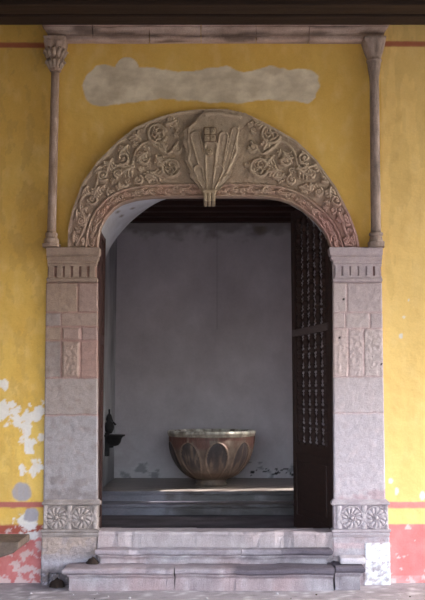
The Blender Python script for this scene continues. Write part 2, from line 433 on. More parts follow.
# distances to the two edges and arc length along the inner one
ip = np.stack([CXP+ri_*np.cos(T), CYP-ri_*np.sin(T)], 1); ep = np.stack([CXP+re_*np.cos(T), CYP-re_*np.sin(T)], 1)
sl = np.concatenate([[0], np.cumsum(np.hypot(*(ip[1:]-ip[:-1]).T))])
dI = np.zeros(len(P)); dE = np.zeros(len(P)); sI = np.zeros(len(P))
for a in range(0, len(P), 4000):
    q = P[a:a+4000]
    dd = np.hypot(q[:, 0][:, None]-ip[None, :, 0], q[:, 1][:, None]-ip[None, :, 1]); k = dd.argmin(1)
    dI[a:a+4000] = dd[np.arange(len(q)), k]; sI[a:a+4000] = sl[k]
    dd = np.hypot(q[:, 0][:, None]-ep[None, :, 0], q[:, 1][:, None]-ep[None, :, 1]); dE[a:a+4000] = dd.min(1)
R = Relief(P)
BAND = 12.0
HH = .038
def orn(mir, jit):
    def m(x): return 2*CXP-x if mir else x
    def ang(a): return PI-a if mir else a
    rnd = random.Random(jit)
    def J(v=1.2): return rnd.uniform(-v, v)
    sgm = -1 if mir else 1
    for (x, y, r) in ((158, 134, 9.5), (171, 168, 9)):
        R.rosette(m(x)+J(), y+J(), r, HH, 9); R.circle(m(x), y, r*.62, .9, HH*.8)
    for (x, y, r, a0, sg) in ((143, 160, 6, 0, 1), (124, 158, 6.5, 2, -1), (104, 176, 6, 1, 1), (110, 193, 4.5, 4, -1), (92, 200, 5.5, 3, -1), (82, 222, 4.6, 1, 1), (84, 240, 4.2, 2, -1), (138, 180, 5, 5, 1), (118, 175, 4.5, 2, 1), (176, 149, 4.5, 0, 1)):
        R.scroll(m(x)+J(), y+J(), r, HH*.95, ang(a0), sg*sgm, 1.5, 1.7)
    for (x, y, a, L) in ((140, 140, 3.5, 15), (146, 152, 2.3, 13), (156, 156, .9, 13), (133, 168, 2.8, 16), (126, 146, 2.2, 12), (112, 160, 2.0, 14), (100, 166, 2.3, 9), (150, 172, .3, 14), (154, 178, 3.4, 12), (98, 188, 1.8, 12), (88, 188, 2.0, 11),
                        (78, 210, 1.6, 11), (90, 214, 1.9, 10), (74, 234, 1.5, 10), (165, 124, -.4, 12), (148, 126, 2.9, 12), (128, 186, 2.6, 10), (166, 150, -2.0, 10), (118, 184, 1.4, 8)):
        R.leaf(m(x)+J(), y+J(), ang(a)+J(.25), L, 1.8, HH*rnd.uniform(.8, 1.05), 3)
    # main stem winding down the arch
    stem = [(178, 142), (168, 154), (156, 147), (147, 142), (136, 152), (130, 168), (116, 166), (104, 165), (98, 180), (94, 193), (84, 196), (80, 208), (86, 222), (82, 236), (76, 244)]
    R.stroke(spl([(m(x)+J(.6), y+J(.6)) for x, y in stem]), 1.7, HH*.8)
orn(False, 3); orn(True, 11)
rnd = random.Random(21)
for k in range(900):          # smaller foliage filling what ground is left
    i = rnd.randrange(len(P)); x, y = float(P[i, 0]), float(P[i, 1])
    if dI[i] < BAND+4 or dE[i] < 5 or abs(x-213) < 33: continue
    nb = np.hypot(P[:, 0]-x, P[:, 1]-y) < 2.6
    if R.h[nb].max() > .2*HH: continue
    if rnd.random() < .6: R.leaf(x, y, rnd.uniform(0, 6.28), rnd.uniform(5, 8), 1.3, HH*rnd.uniform(.5, .9), 2)
    else: R.scroll(x, y, rnd.uniform(2.4, 3.4), HH*.8, rnd.uniform(0, 6), rnd.choice((1, -1)), 1.2, 1.3)
# outer rim and inner band
h = R.h.astype(float)
h *= (dI > BAND+1.0)*np.clip((dE-1.5)/2.5, 0, 1)
h = np.maximum(h, .022*np.clip((3.2-dE)/1.2, 0, 1))
bandm = (dI <= BAND)
RB = Relief(P)
rnd = random.Random(9); pos = 4.0; q = 0
while pos < sl[-1]-3:
    k = int(np.searchsorted(sl, pos)); k = min(max(k, 2), NT-3)
    tg = ip[k+2]-ip[k-2]; tg = tg/np.hypot(*tg); nr = np.array([tg[1], -tg[0]])
    c0 = ip[k]+nr*(5.9+rnd.uniform(-.5, .5)); a0 = math.atan2(tg[1], tg[0]); sg = 1 if q % 2 else -1
    if rnd.random() < .75: RB.scroll(c0[0], c0[1], 3.6, .026, a0+sg*1.2, sg, 1.1, 1.25)
    else: RB.dot(c0[0], c0[1], 2.2, .024)
    RB.leaf(c0[0]+tg[0]*2.5+nr[0]*sg*2, c0[1]+tg[1]*2.5+nr[1]*sg*2, a0+sg*rnd.uniform(.2, .9), 5, 1.2, .024, 2)
    pos += rnd.uniform(6.6, 8.2); q += 1
hb = RB.h.astype(float)*((dI > 1.5) & (dI < 10.5))
hb = np.maximum(hb, .03*np.clip((1.5-np.abs(dI-11.2))/.8, 0, 1)); hb = np.maximum(hb, .024*np.clip((1.7-dI)/.8, 0, 1))
h = np.where(bandm, hb, h)
h -= .008*((dI > BAND) & (dI < BAND+1.6))
arch_t = thing('stone_arch', 'broad carved stone arch with scrolls, leaves and rosettes above the doorway', 'arch', (0, 0, Z(CYP)))
V, Cc = [], []
YA = -.075
oz = arch_t.location.z
for k in range(len(P)):
    px, py = float(P[k, 0]), float(P[k, 1])
    x, z = at(px, py, YA)
    e = fbm(px*.12, py*.12, 5, 5)
    V.append((x, YA-h[k]-.007*e, z-oz))
    red = sm(150, 245, py)
    c = mix(lin((186, 168, 144)), lin((186, 160, 146)), red*.8)
    c = mix(c, lin((178, 150, 128)), max(0, e)*.6)
    if dI[k] < BAND: c = mix(c, lin((188, 150, 134)), .4+.5*fbm(px*.05, py*.05, 2))
    c = mix(c, lin((186, 142, 140)), .6*sm(285, 325, px)*sm(190, 225, py)) if px > 285 else c
    c = mix(c, lin((134, 114, 94)), .22*sm(.010, 0, float(h[k]))) # slightly darker tone in the ground of the carving
    
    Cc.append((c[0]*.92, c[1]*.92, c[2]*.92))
Fc = grid_faces(NT, NR)
# inner and outer edge, and the stone soffit behind
b = len(V)
for k in range(NT):
    x, y, z = V[k]; V.append((x, .02, z)); Cc.append(lin((150, 132, 118)))
for k in range(NT-1): Fc.append((k, k+1, b+k+1, b+k))
b2 = len(V)
for k in range(NT):
    x, y, z = V[(NR-1)*NT+k]; V.append((x, .01, z)); Cc.append(lin((150, 130, 105)))
for k in range(NT-1): Fc.append(((NR-1)*NT+k, (NR-1)*NT+k+1, b2+k+1, b2+k))
link('carved_voussoirs', V, Fc, M_stone, arch_t, Cc)

# cartouche: a shell of long drops with a square emblem and a clasp
CART = [(206, 108.5), (228, 109), (246, 113), (252, 119), (246, 124), (240, 131), (241, 153), (237, 160), (231, 175), (223, 185), (215.5, 193), (203.5, 193), (197, 185), (189.5, 176), (189, 169), (184, 158), (186, 151), (183, 143), (184, 130), (192, 124), (199, 117)]
def inpoly(x, y, poly):
    c = False; n = len(poly); j = n-1
    for i in range(n):
        if (poly[i][1] > y) != (poly[j][1] > y) and x < (poly[j][0]-poly[i][0])*(y-poly[i][1])/(poly[j][1]-poly[i][1])+poly[i][0]: c = not c
        j = i
    return c
gs = .75
xs = np.arange(181, 255, gs); ys = np.arange(106, 196, gs)
GP = np.array([(x, y) for y in ys for x in xs], np.float32)
CR = Relief(GP)
base = (209.5, 196)
for mid, end, ws, hh in (((226, 168), (235, 131), [1.4, 3.2, 4.2], .016), ((203, 168), (195.5, 137), [2, 4.2, 6.0], .019), ((219, 168), (223.5, 137), [2, 4.2, 5.6], .019),
                         ((222, 183), (228, 178), [1.4, 2.8, 3.6], .019), ((201, 180), (198, 170), [1.8, 3.8, 5.2], .024), ((216, 180), (219, 170), [1.8, 3.6, 5.2], .024), ((210, 172), (211, 147), [3, 5.2, 7.4], .026)):
    a = CR.h.copy(); CR.h[:] = 0; CR.stroke([base, mid, end], ws, hh, dish=True); CR.h = np.where(CR.h > 0, CR.h, a)
CR.stroke([(206, 114), (218, 113), (240, 117)], 2.0, .014)
for pl in ([(196, 122), (189, 128), (188, 142), (190, 152), (188, 160), (193, 170), (196, 178), (206, 190)], [(238, 128), (236, 140), (236, 152), (228, 170), (222, 182), (213, 190)]): CR.stroke(pl, 1.3, .013)
# hollow grooves round the drops
g = CR.h.copy()
CR.h = g
n = len(xs)
cart = bpy.data.objects.new  # noqa
V, Cc, Fc, keep = [], [], [], []
YC = -.125
for k in range(len(GP)):
    px, py = map(float, GP[k]); x, z = at(px, py, YC)
    e = fbm(px*.15, py*.15, 7, 4)
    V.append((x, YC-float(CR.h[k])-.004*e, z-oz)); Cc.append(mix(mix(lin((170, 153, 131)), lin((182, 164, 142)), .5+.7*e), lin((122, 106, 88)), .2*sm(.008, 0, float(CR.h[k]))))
    keep.append(inpoly(px, py, CART))
edge = {}
for j in range(len(ys)-1):
    for i in range(n-1):
        q = (j*n+i, j*n+i+1, (j+1)*n+i+1, (j+1)*n+i)
        if sum(keep[k] for k in q) >= 3:
            Fc.append(q)
            for a in range(4):
                e = (q[a], q[(a+1) % 4]); r = (e[1], e[0])
                if r in edge: del edge[r]
                else: edge[e] = 1
used = sorted({k for e in edge for k in e}); mp = {}
for k in used:
    mp[k] = len(V); V.append((V[k][0], YA+.03, V[k][2])); Cc.append(lin((120, 100, 80)))
for a, b_ in edge: Fc.append((a, mp[a], mp[b_], b_))
used2 = sorted({k for f in Fc for k in f}); re = {k: i for i, k in enumerate(used2)}
cart = link('shell_cartouche', [V[k] for k in used2], [tuple(re[k] for k in f) for f in Fc], M_stone, arch_t, [Cc[k] for k in used2])
tag(cart, 'shell-shaped cartouche with long rounded drops at the crown of the arch')
# square emblem of four knots
mb = MB(); EC = lin((168, 151, 127))
x0, z0 = at(204, 141.5, -.15); x1, z1 = at(216, 128, -.15); w = (x1-x0)/2; hh = (z1-z0)/2
for i in range(2):
    for j in range(2):
        a, b_ = x0+i*w, z0+j*hh; g_ = .003
        mb.box(a+g_, a+w-g_, -.165, -.12, b_+g_-oz, b_+hh-g_-oz, EC, .008)
        mb.lathe([(w*.42, -.163), (w*.40, -.180), (w*.26, -.182), (w*.2, -.170), (w*.14, -.170), (w*.12, -.182), (w*.02, -.184)], a+w/2, b_+hh/2-oz, 10, EC, 'y')
mb.box(x0-.004, x1+.004, -.158, -.12, z0-.004-oz, z1+.004-oz, lin((120, 100, 82)))
mb.build('emblem', M_stone, cart)
mb = MB(); cx, cz = at(209.5, 152, -.15)
mb.lathe([(.034, -.13), (.034, -.168), (.028, -.172), (.022, -.166), (.020, -.166), (.014, -.174), (.004, -.178)], cx, cz-oz, 14, EC, 'y')
mb.build('roundel', M_stone, cart)
mb = MB()
x0, z0 = at(203.5, 202, -.17); x1, z1 = at(215.5, 190.5, -.17); w = (x1-x0)/3
for i in range(3): mb.box(x0+i*w+.002, x0+(i+1)*w-.002, -.2, .05, z0-oz, z1-oz, lin((166, 149, 124)), .015)
mb.box(x0-.006, x1+.006, -.205, .02, z1-.035-oz, z1-oz, lin((166, 149, 124)), .008)
mb.build('clasp', M_stone, cart)

# ------------------------------------------------------------------ pilasters
def rosette_h(cx, cz, R_):
    def f(x, z):
        dx, dz = x-cx, z-cz; r = math.hypot(dx, dz)/R_; a = math.atan2(dz, dx)
        if r > 1: return 0
        if r < .2: return .020*math.sqrt(max(0, 1-(r/.2)**2))+.006
        if r < .34: return .013 if r > .25 else .003
        if r > .9: return .012
        p = abs(math.cos(6*a+.4+2.2*(r-.6))); q = .016*p**.6*math.sqrt(max(0, 1-((r-.62)/.28)**2))
        return q
    return f
def pilaster(side):
    L = side == 'left'
    label = ('left stone pilaster in brownish pink blocks with a carved square panel' if L else 'right stone pilaster, paler and brighter, beside the open spindled door')
    if L: xt0, xt1, xb0, xb1 = X(47, 283), X(98, 283), X(44.3, 500), X(98, 500)
    else: xt0, xt1, xb0, xb1 = X(332.5, 283), X(381, 283), X(333.5, 500), X(384.5, 500)
    t = thing('stone_pilaster', label, 'pilaster', ((xb0+xb1)/2, -.06, Z(541) if 0 else 0.0))
    zt, zb = Z(283), Z(500)
    o_ = t
    # blocks (pixel rows and columns)
    if L:
        rows = [(283, 313, (0, .62, 1)), (313, 327, (0, .30, 1)), (327, 341, (0, .31, .70, 1)), (341, 378, (0, .31, .68, 1)), (378, 415, (0, 1)), (415, 500, (0, 1))]
        pal = [lin((158, 136, 122)), lin((160, 130, 122)), lin((158, 134, 126)), lin((148, 134, 130)), lin((156, 132, 126)), lin((160, 138, 128))]
        low = lin((154, 146, 148))
    else:
        rows = [(283, 313, (0, .28, 1)), (313, 329, (0, .25, .75, 1)), (329, 377, (0, .30, .62, 1)), (377, 413, (0, 1)), (413, 500, (0, 1))]
        pal = [lin((184, 170, 170)), lin((190, 172, 170)), lin((178, 164, 166)), lin((184, 168, 168)), lin((180, 168, 172))]
        low = lin((182, 172, 178))
    def cell(x, z):
        px, py = proj(x, 0, z); u = (x-(xb0+(xt0-xb0)*(z-zb)/(zt-zb)))/((xt1-xt0))
        wob = .6*fbm(px*.1, py*.1, 3)
        for ri, (a, b_, cols) in enumerate(rows):
            if py+wob < b_ or ri == len(rows)-1:
                dj = min(abs(py+wob-a), abs(py+wob-b_)) if ri < len(rows)-1 else abs(py+wob-a)
                for ci in range(len(cols)-1):
                    if u < cols[ci+1] or ci == len(cols)-2:
                        if ci > 0: dj = min(dj, abs(u-cols[ci])*51)
                        if ci < len(cols)-2: dj = min(dj, abs(u-cols[ci+1])*51)
                        return ri, ci, dj, px, py, u
    def hf(x, z):
        ri, ci, dj, px, py, u = cell(x, z)
        v = -.008*(1-sm(.3, 1.3, dj)) + .004*fbm(px*.15, py*.15, ri+ci*2.0)
        if L and ci == 1 and ri in (2, 3): v += .014*sm(1.2, 2.6, dj) + (.010*fbm(px*.35, py*.3, 9, 3) if ri == 3 and dj > 4 else 0)
        if not L and ri == 2: v += .006*fbm(px*.3, py*.25, 19, 3)
        return v
    def cf(x, z):
        ri, ci, dj, px, py, u = cell(x, z)
        c = pal[(ri*3+ci*2) % len(pal)] if ri < len(rows)-2 else mix(pal[0], low, .6)
        if ri == len(rows)-1: c = low
        c = mix(c, lin((130, 110, 104)) if L else lin((196, 180, 182)), .5*max(0, fbm(px*.12, py*.12, 11, 5)))
        c = mix(c, lin((160, 120, 114)) if L else lin((196, 168, 168)), .5*(1-sm(.4, 1.5, dj)))
        if py > 470: c = mix(c, lin((120, 108, 108)) if L else lin((168, 140, 144)), .6*sm(-.1, .4, fbm(px*.06, py*.08, 4, 4)+(py-490)*.02))
        for (hx, hy) in ((343, 300), (339, 338), (380.5, 364)):
            if not L and math.hypot(px-hx, py-hy) < 1.1: c = lin((50, 42, 42))
        return c
    panel('shaft', M_stone, t, xb0, xb1, zb, zt, -.05, .02, hf, cf, .011, xt0, xt1)
    # impost: architrave, fluted band and crowning mould
    y0 = -.05
    cI = lin((162, 142, 128)) if L else lin((180, 166, 168)); cI2 = lin((146, 126, 114)) if L else lin((172, 160, 166))
    def cimp(x, z):
        e = fbm(x*9, z*9, 2); return mix(cI, cI2, .5+.8*e)
    xi0, xi1 = (X(48.5, 266), X(97, 266)) if L else (X(333.5, 266), X(380.5, 266))
    z = lambda p: Z(p)
    moulding('impost_mould', M_stone, t, xi0, xi1, y0, .02, [(0, z(265)), (.012, z(264)), (.012, z(262)), (.035, z(260)), (.042, z(258.5)), (.035, z(257.3)), (.055, z(256)), (.066, z(253)), (.07, z(250)), (.066, z(249.2))], cimp, .02, .004, (.05, .6) if L else (.8, .05), 3)
    def hfl(x, z_):
        px, py = proj(x, 0, z_)
        u = (x-xi0)/(xi1-xi0)*6.0; d = abs((u % 1)-.5)
        v = 0
        if .22 < (u % 1) < .78 and 267.5 < py < 276.5: v = 0
        g_ = (u+.5) % 1
        if L: v = -.020*(1-sm(.10, .16, abs(g_-.5)))*(1 if 267.5 < py < 277.5 else 0)
        else: v = -.022*(1-sm(.07, .12, abs(g_-.5)))*(1 if 267.5 < py < 276.5 else 0)
        return v+.003*fbm(px*.2, py*.2)
    def cfl(x, z_):
        px, py = proj(x, 0, z_); v = hfl(x, z_)
        c = cimp(x, z_)
        if v < -.01: c = mix(c, lin((120, 76, 70)) if L or px > 368 else c, .5 if L else .7)
        return c
    panel('fluted_band', M_stone, t, xi0, xi1, Z(279), Z(264.6), y0-.008, .02, hfl, cfl, .006)
    moulding('necking', M_stone, t, xi0, xi1, y0, .02, [(0, z(283)), (.02, z(282)), (.028, z(280.5)), (.02, z(279)), (0, z(278.6))], cimp, .02, .003, (.05, .5) if L else (.6, .05), 5)
    # base block with two carved rosettes
    xr0, xr1 = (X(45, 517), X(99, 517)) if L else (X(332.5, 517), X(386.5, 517))
    W = xr1-xr0; zc = Z(516.5)
    cR = lin((160, 148, 144)) if L else lin((178, 168, 172)); cR2 = lin((134, 122, 118)) if L else lin((160, 148, 154))
    rs = [rosette_h(xr0+W*f, zc, .112) for f in ((.24, .70) if L else (.33, .78))]
    def hr(x, z_):
        u = (x-xr0)/W; v = max(r(x, z_) for r in rs)
        px, py = proj(x, 0, z_)
        for f in (((.02, .47, .95)) if L else (.10, .56, .99)):
            d = abs(u-f)
            if d < .05: v = max(v, .014*math.sqrt(1-(d/.05)**2)*(.6+.4*abs(math.sin(py*.35))))
        return v*1.3+.004*fbm(px*.3, py*.3)
    def cr(x, z_):
        v = hr(x, z_); e = fbm(x*12, z_*12, 3); return mix(mix(cR2, cR, sm(0, .012, v)), LGREY, max(0, e)*.35)
    panel('rosette_block', M_stone, t, xr0, xr1, Z(528), Z(504.5), -.075, .02, hr, cr, .007)
    def cb(x, z_): return mix(cR, cR2, .5+.9*fbm(x*7, z_*14, 6))
    moulding('base_upper_mould', M_stone, t, xr0+.005, xr1-.005, -.05, .02, [(.0, z(504.8)), (.035, z(504)), (.04, z(502.6)), (.03, z(501)), (.008, z(499.4)), (0, z(498.8))], cb, .02, .004, (.6, .6), 6)
    moulding('base_lower_mould', M_stone, t, xr0, xr1, -.075, .02, [(.004, z(536)), (.012, z(534.6)), (.02, z(533)), (.012, z(531.4)), (.03, z(530)), (.03, z(528.3)), (.0, z(527.6))], cb, .02, .004, (.6, .6), 8)
    # pedestal
    xp0, xp1 = (X(42.5, 560), X(97.5, 560)) if L else (X(332, 560), X(388.5, 560))
    def hp(x, z_):
        px, py = proj(x, 0, z_); v = .006*fbm(px*.08, py*.08, 3, 4)+.004*fbm(px*.3, py*.3)
        if L: v += -.02*sm(540, 548, py)*0 + .03*sm(566, 556, py)*0
        if L and py > 572 and 50 < px < 60: v -= .05
        if not L and px > 363: v += .012*(1 if 542 < py < 586 else 0)
        if not L and px < 363 and py > 541: v -= .006*(1-sm(0, 1.2, abs(py-556)))
        return v
    def cpd(x, z_):
        px, py = proj(x, 0, z_); e = fbm(px*.07, py*.07, 3, 5); e2 = fbm(px*.2, py*.2, 13, 5)
        if L:
            c = mix(lin((158, 144, 142)), lin((166, 148, 140)), sm(.0, .35, e+(.35 if py < 553 else -.1)))
            c = mix(c, lin((172, 166, 176)), .8*(1-abs(py-561)/9) if abs(py-561) < 9 else 0)
            c = mix(c, lin((92, 84, 92)), .75*sm(564, 571, py+5*e)*sm(-.5, .1, e2+.25))
            if py > 572 and px < 60 and e2 > .1: c = lin((160, 152, 160))
        else:
            c = mix(lin((176, 168, 174)), lin((164, 148, 152)), .5+e)
            if px > 363+.8*e and 542+.8*e < py < 587: c = mix(lin((218, 218, 224)), lin((172, 164, 168)), sm(.1, .6, e2+.25*(py > 560)))
            if 541 < py < 547 and px < 363: c = mix(c, lin((190, 160, 160)), .4)
        return c
    panel('pedestal', M_stone, t, xp0, xp1, -.02, Z(535.5), -.075, .02, hp, cpd, .013)
    return t
pilaster('left'); pilaster('right')

# ------------------------------------------------------------------ colonnettes
def colonnette(side):
    L = side == 'left'
    if L: xt, xb = X(56.5, 90), X(53.2, 235); col = lin((150, 128, 112)); r = .044; label = 'slender stone colonnette on the left, with an upright leafy capital'
    else: xt, xb = X(373, 90), X(374.2, 235); col = lin((134, 120, 112)); r = .05; label = 'slender stone colonnette on the right, its worn capital like an inverted cone'
    zb, zt = Z(249), Z(43.5)
    t = thing('colonnette', label, 'column', (xb, -.085, zb))
    V, Cc, Fc = [], [], []
    def ring(z, rad, n=20, sq=0, leaf=0):
        k0 = len(V)
        tt = (z-zb)/(zt-zb); cx = (xt-xb)*min(1, tt*1.15)
        for k in range(n):
            a = 2*PI*k/n; rr = rad
            if leaf: rr *= 1+leaf*abs(math.sin(4*a+.3))
            if sq: rr /= max(abs(math.cos(a)), abs(math.sin(a)))**sq
            e = fbm(math.cos(a)*2+z*4, math.sin(a)*2, z*6)
            V.append((cx+rr*math.cos(a), rr*math.sin(a)+e*.004, z-zb)); Cc.append(mix(col, mix(col, lin((190, 170, 160)), .6), .5+e))
        return k0
    def lathe(name, prof, n=32, smooth=False):
        V.clear(); Cc.clear(); Fc.clear()
        for p in prof:
            ring(p[0], p[1], n, *(p[2:]))
        for i in range(len(prof)-1):
            for k in range(n):
                a, b_ = i*n+k, i*n+(k+1) % n; Fc.append((a, b_, b_+n, a+n))
        Fc.append(tuple(range(n-1, -1, -1))); Fc.append(tuple((len(prof)-1)*n+k for k in range(n)))
        return link(name, V, Fc, M_stone, t, Cc, smooth)
    z0, z1 = Z(234), Z(75)
    lathe('shaft', [(z0+(z1-z0)*k/40, r*(1.02-.06*k/40)) for k in range(41)], 24, True)
    if L:
        lathe('base', [(Z(249), .085, .6), (Z(246), .088, .6), (Z(245.4), .07), (Z(243), .078), (Z(240.5), .07), (Z(239), .055), (Z(237), .06), (Z(235.5), .062), (Z(233.5), .048)])
        cp_ = lathe('capital', [(Z(75), .048), (Z(74), .06), (Z(72.5), .06), (Z(71.5), .05), (Z(68), .06, 0, .2), (Z(64), .078, 0, .25), (Z(61), .072, 0, .15), (Z(58), .075, .3, .2), (Z(54), .088, .5, .2), (Z(50), .1, .7, .15), (Z(47.5), .112, .8, .05), (Z(47), .1, .9), (Z(43.5), .115, .9)], 48)
        for k in range(7):      # curled leaf tips
            a = PI+PI*k/6; cx = (xt-xb)
            m = MB()
            for zz, rr, q in ((Z(66), .075, .018), (Z(56), .095, .022)):
                pts = [(cx+(rr-.02)*math.cos(a), (rr-.02)*math.sin(a), zz-zb-.07), (cx+rr*math.cos(a), rr*math.sin(a), zz-zb-.02), (cx+(rr+.022)*math.cos(a), (rr+.022)*math.sin(a), zz-zb+.012), (cx+(rr+.03)*math.cos(a), (rr+.03)*math.sin(a), zz-zb-.008)]
                m.tube(pts, [q*.6, q, q*.8, q*.45], 8, mix(col, lin((196, 180, 166)), .5))
            m.build('leaf_scroll', M_stone, cp_, True)
    else:
        lathe('base', [(Z(249), .08, .5), (Z(244), .082, .5), (Z(243), .07), (Z(240), .064), (Z(238), .058), (Z(236.8), .07), (Z(235), .07), (Z(233.5), .05)])
        lathe('capital', [(Z(86), .048), (Z(80), .05, 0, .03), (Z(72), .06, 0, .08), (Z(66), .068, 0, .05), (Z(65), .078), (Z(63.5), .078), (Z(62.8), .07), (Z(57), .085, .2, .1), (Z(51), .098, .4, .12), (Z(47), .11, .6, .08), (Z(45.5), .118, .8), (Z(43.5), .115, .8)], 48)
    return t
colonnette('left'); colonnette('right')

# ------------------------------------------------------------------ cornice
zc0, zc1 = Z(44.2), Z(23.3)
def cc_(x, z):
    e = fbm(x*3, z*9, 4, 5); e2 = fbm(x*1.1, z*2, 14, 3)
    c = mix(lin((196, 172, 160)), lin((164, 140, 128)), .5+.9*e); c = mix(c, lin((196, 178, 168)), max(0, e2)*.8); return mix(c, lin((104, 88, 80)), .8*sm(.12, .5, fbm(x*2, z*22, 31, 4)))
t = thing('stone_cornice', 'long weathered stone cornice running above the arch under the dark beams', 'cornice', (0, -.05, zc0))
zz = lambda f: zc0+(zc1-zc0)*f
xc0, xc1 = X(51, 40), X(381, 40)
nseg = 7
cuts = [0, .13, .30, .455, .62, .78, 1]
for a, b_ in zip(cuts, cuts[1:]):
    xa, xb = xc0+(xc1-xc0)*a, xc0+(xc1-xc0)*b_
    moulding('cornice_block', M_stone, t, xa+.003, xb-.003, -.06, -.012, [(.0, zz(0)), (.03, zz(.02)), (.038, zz(.08)), (.038, zz(.20)), (.018, zz(.23)), (.024, zz(.36)), (.036, zz(.5)), (.055, zz(.6)), (.05, zz(.66)), (.074, zz(.7)), (.082, zz(.8)), (.085, zz(.98)), (.075, zz(1.0))],
             cc_, .03, .007, (1 if a == 0 else 0, .9 if b_ == 1 else 0), a*9, .02)

# ------------------------------------------------------------------ steps
def cstep(x, z, lo=0):
    px, py = proj(x, 0, z); e = fbm(x*4, z*9, 2.5, 5); e2 = fbm(x*1.4, z*3, 12.5, 4)
    c = mix(lin((160, 153, 158)), lin((128, 119, 125)), .5+1.2*e)
    c = mix(c, lin((176, 150, 150)), .8*max(0, e2+.1)); c = mix(c, lin((206, 198, 202)), .5*max(0, fbm(x*9, z*20, 5)))
    return c
def nosing(x, z, ztop, dark0):
    c = cstep(x, z); d = sm(dark0-.25, dark0+.2, x+.2*fbm(x*5, z*5, 9))
    if z > ztop-.055: c = mix(mix(c, lin((140, 132, 142)), .35), lin((86, 78, 88)), .9*d)
    elif z > ztop-.09: c = mix(c, lin((120, 108, 116)), .5*d)
    return c
def step_block(name, label, px0, px1, y0, yb, zt, zb, nose, dark0, seed, ret=(1, 1), cuts=(0, 1), grp=None):
    t = thing(name, label, 'step', ((X(px0, 560, y0)+X(px1, 560, y0))/2, y0, zb), group=grp)
    xa, xb = X(px0, 560, y0)+nose*ret[0], X(px1, 560, y0)-nose*ret[1]
    for a, b_ in zip(cuts, cuts[1:]):
        moulding('tread_block', M_stone, t, xa+(xb-xa)*a+.002, xa+(xb-xa)*b_-.002, y0+nose, yb,
                 [(0.0, zb), (0, zt-.10), (nose*.15, zt-.085), (nose*.35, zt-.075), (nose*.35, zt-.062), (nose*.8, zt-.052), (nose, zt-.038), (nose, zt-.018), (nose*.75, zt-.004), (nose*.3, zt), (-.05, zt+.002)],
                 lambda x, z: nosing(x, z, zt, dark0), .02, .013, (ret[0] if a == 0 else 0, ret[1] if b_ == 1 else 0), seed+a*7, .035)
    return t
Y1, Y2 = -.21, -.39
zs1, zs2 = Z(549.5, Y1), Z(569, Y2)
t = thing('threshold', 'worn pinkish stone threshold between the two pilasters at the top of the steps', 'threshold', (0, -.088, 0))
def cth(x, z): return mix(cstep(x, z), lin((182, 168, 168)), .4)
xa, xb = X(98.6, 535), X(331.3, 535)
for a, b_ in zip((0, .09, .42, .93, 1), (.09, .42, .93, 1)):
    moulding('slab', M_stone, t, xa+(xb-xa)*a+.002, xa+(xb-xa)*b_-.002, -.086, .148, [(0, .0), (0, zs1), (0, zT-.04), (.004, zT-.015), (-.006, zT+.004), (-.03, zT+.008)], cth, .03, .01, (0, 0), a*5, .05)
step_block('stone_step', 'upper moulded stone step below the threshold, dark nosing at its right end', 94, 333.5, Y1, -.1, zs1, zs2+.006, .05, .55, 2, cuts=(0, .11, .62, 1))
step_block('stone_step', 'lower moulded stone step on the ground, longer, ending at a dark hollow on the left', 62, 334.5, Y2, -.1, zs2, -.01, .055, .1, 5, cuts=(0, .40, .63, 1), ret=(1, 0))
ZS3 = Z(567, Y2+.03)
step_block('stone_step', 'short chipped stone step block at the right end of the lower step', 335, 365.5, Y2+.03, -.1, ZS3, -.01, .045, -9, 15, ret=(0, 1), cuts=(0, 1))
# mortar bed on top of that block, against the pedestal
mb = MB(); mb.box(X(336, 560), X(361, 560), -.27, -.094, ZS3+.004, Z(557.5, -.25), lin((188, 180, 186)), .03)
o = mb.build('stone_block', M_stone); tag(o, 'pale mortared stone block against the right pedestal above the short step', 'stone')
# dark mounds standing in for the two shaded hollows on the left
def hollow_mound(px, py, Y, w, label):
    V, Fc = [], []; n, m = 16, 7; x, z = at(px, py, Y); zb = .0 if py > 565 else zs2+.001
    for j in range(m):
        f = j/(m-1)
        for k in range(n):
            a = 2*PI*k/n; r = w*math.cos(f*PI/2)*(1+.25*fbm(math.cos(a)*2+px, math.sin(a)*2, f*3)); V.append((r*math.cos(a), r*.7*math.sin(a), (math.sin(f*PI/2)*w*1.0*(1+.3*fbm(math.cos(a), f*2, px)) if j else 0)))
    for j in range(m-1):
        for k in range(n): Fc.append((j*n+k, j*n+(k+1) % n, (j+1)*n+(k+1) % n, (j+1)*n+k))
    Fc.append(tuple(range(n)))
    o = link('hollow_stand_in', V, Fc, M_stone, None, [lin((46, 34, 28))]*len(V)); o.location = (x, Y, zb)
    tag(o, label, 'hollow_mound')
hollow_mound(57, 579, -.17, .075, 'dark brown mound standing in for the shaded hollow at the left end of the lower step')
hollow_mound(92.5, 564, -.16, .062, 'dark brown mound standing in for the shaded hollow left of the upper step')

# ------------------------------------------------------------------ ground
V, Cc = [], []
nx, nz = 120, 70
for j in range(nz):
    y = -2.2+2.25*j/(nz-1)
    for i in range(nx):
        x = -3.2+6.4*i/(nx-1); V.append((x, y, .006*fbm(x*2, y*2, 1, 4)))
        e = fbm(x*1.5, y*3, 5, 5); c = mix(lin((166, 158, 163)), lin((148, 140, 145)), .5+.9*e)
        e2 = fbm(x*9, y*9, 15, 4); c = mix(c, lin((206, 200, 206)), sm(.3, .5, e2)*.7); c = mix(c, lin((120, 112, 118)), sm(.35, .5, -e2)*.5)
        Cc.append(c)
fg = link('floor', V, grid_faces(nx, nz), M_stone, None, Cc, True); tag(fg, kind='structure')
V = [(-30, -40, -.02), (30, -40, -.02), (30, .2, -.02), (-30, .2, -.02)]
fo = link('floor_courtyard', V, [(0, 1, 2, 3)], M_ground); tag(fo, kind='structure')
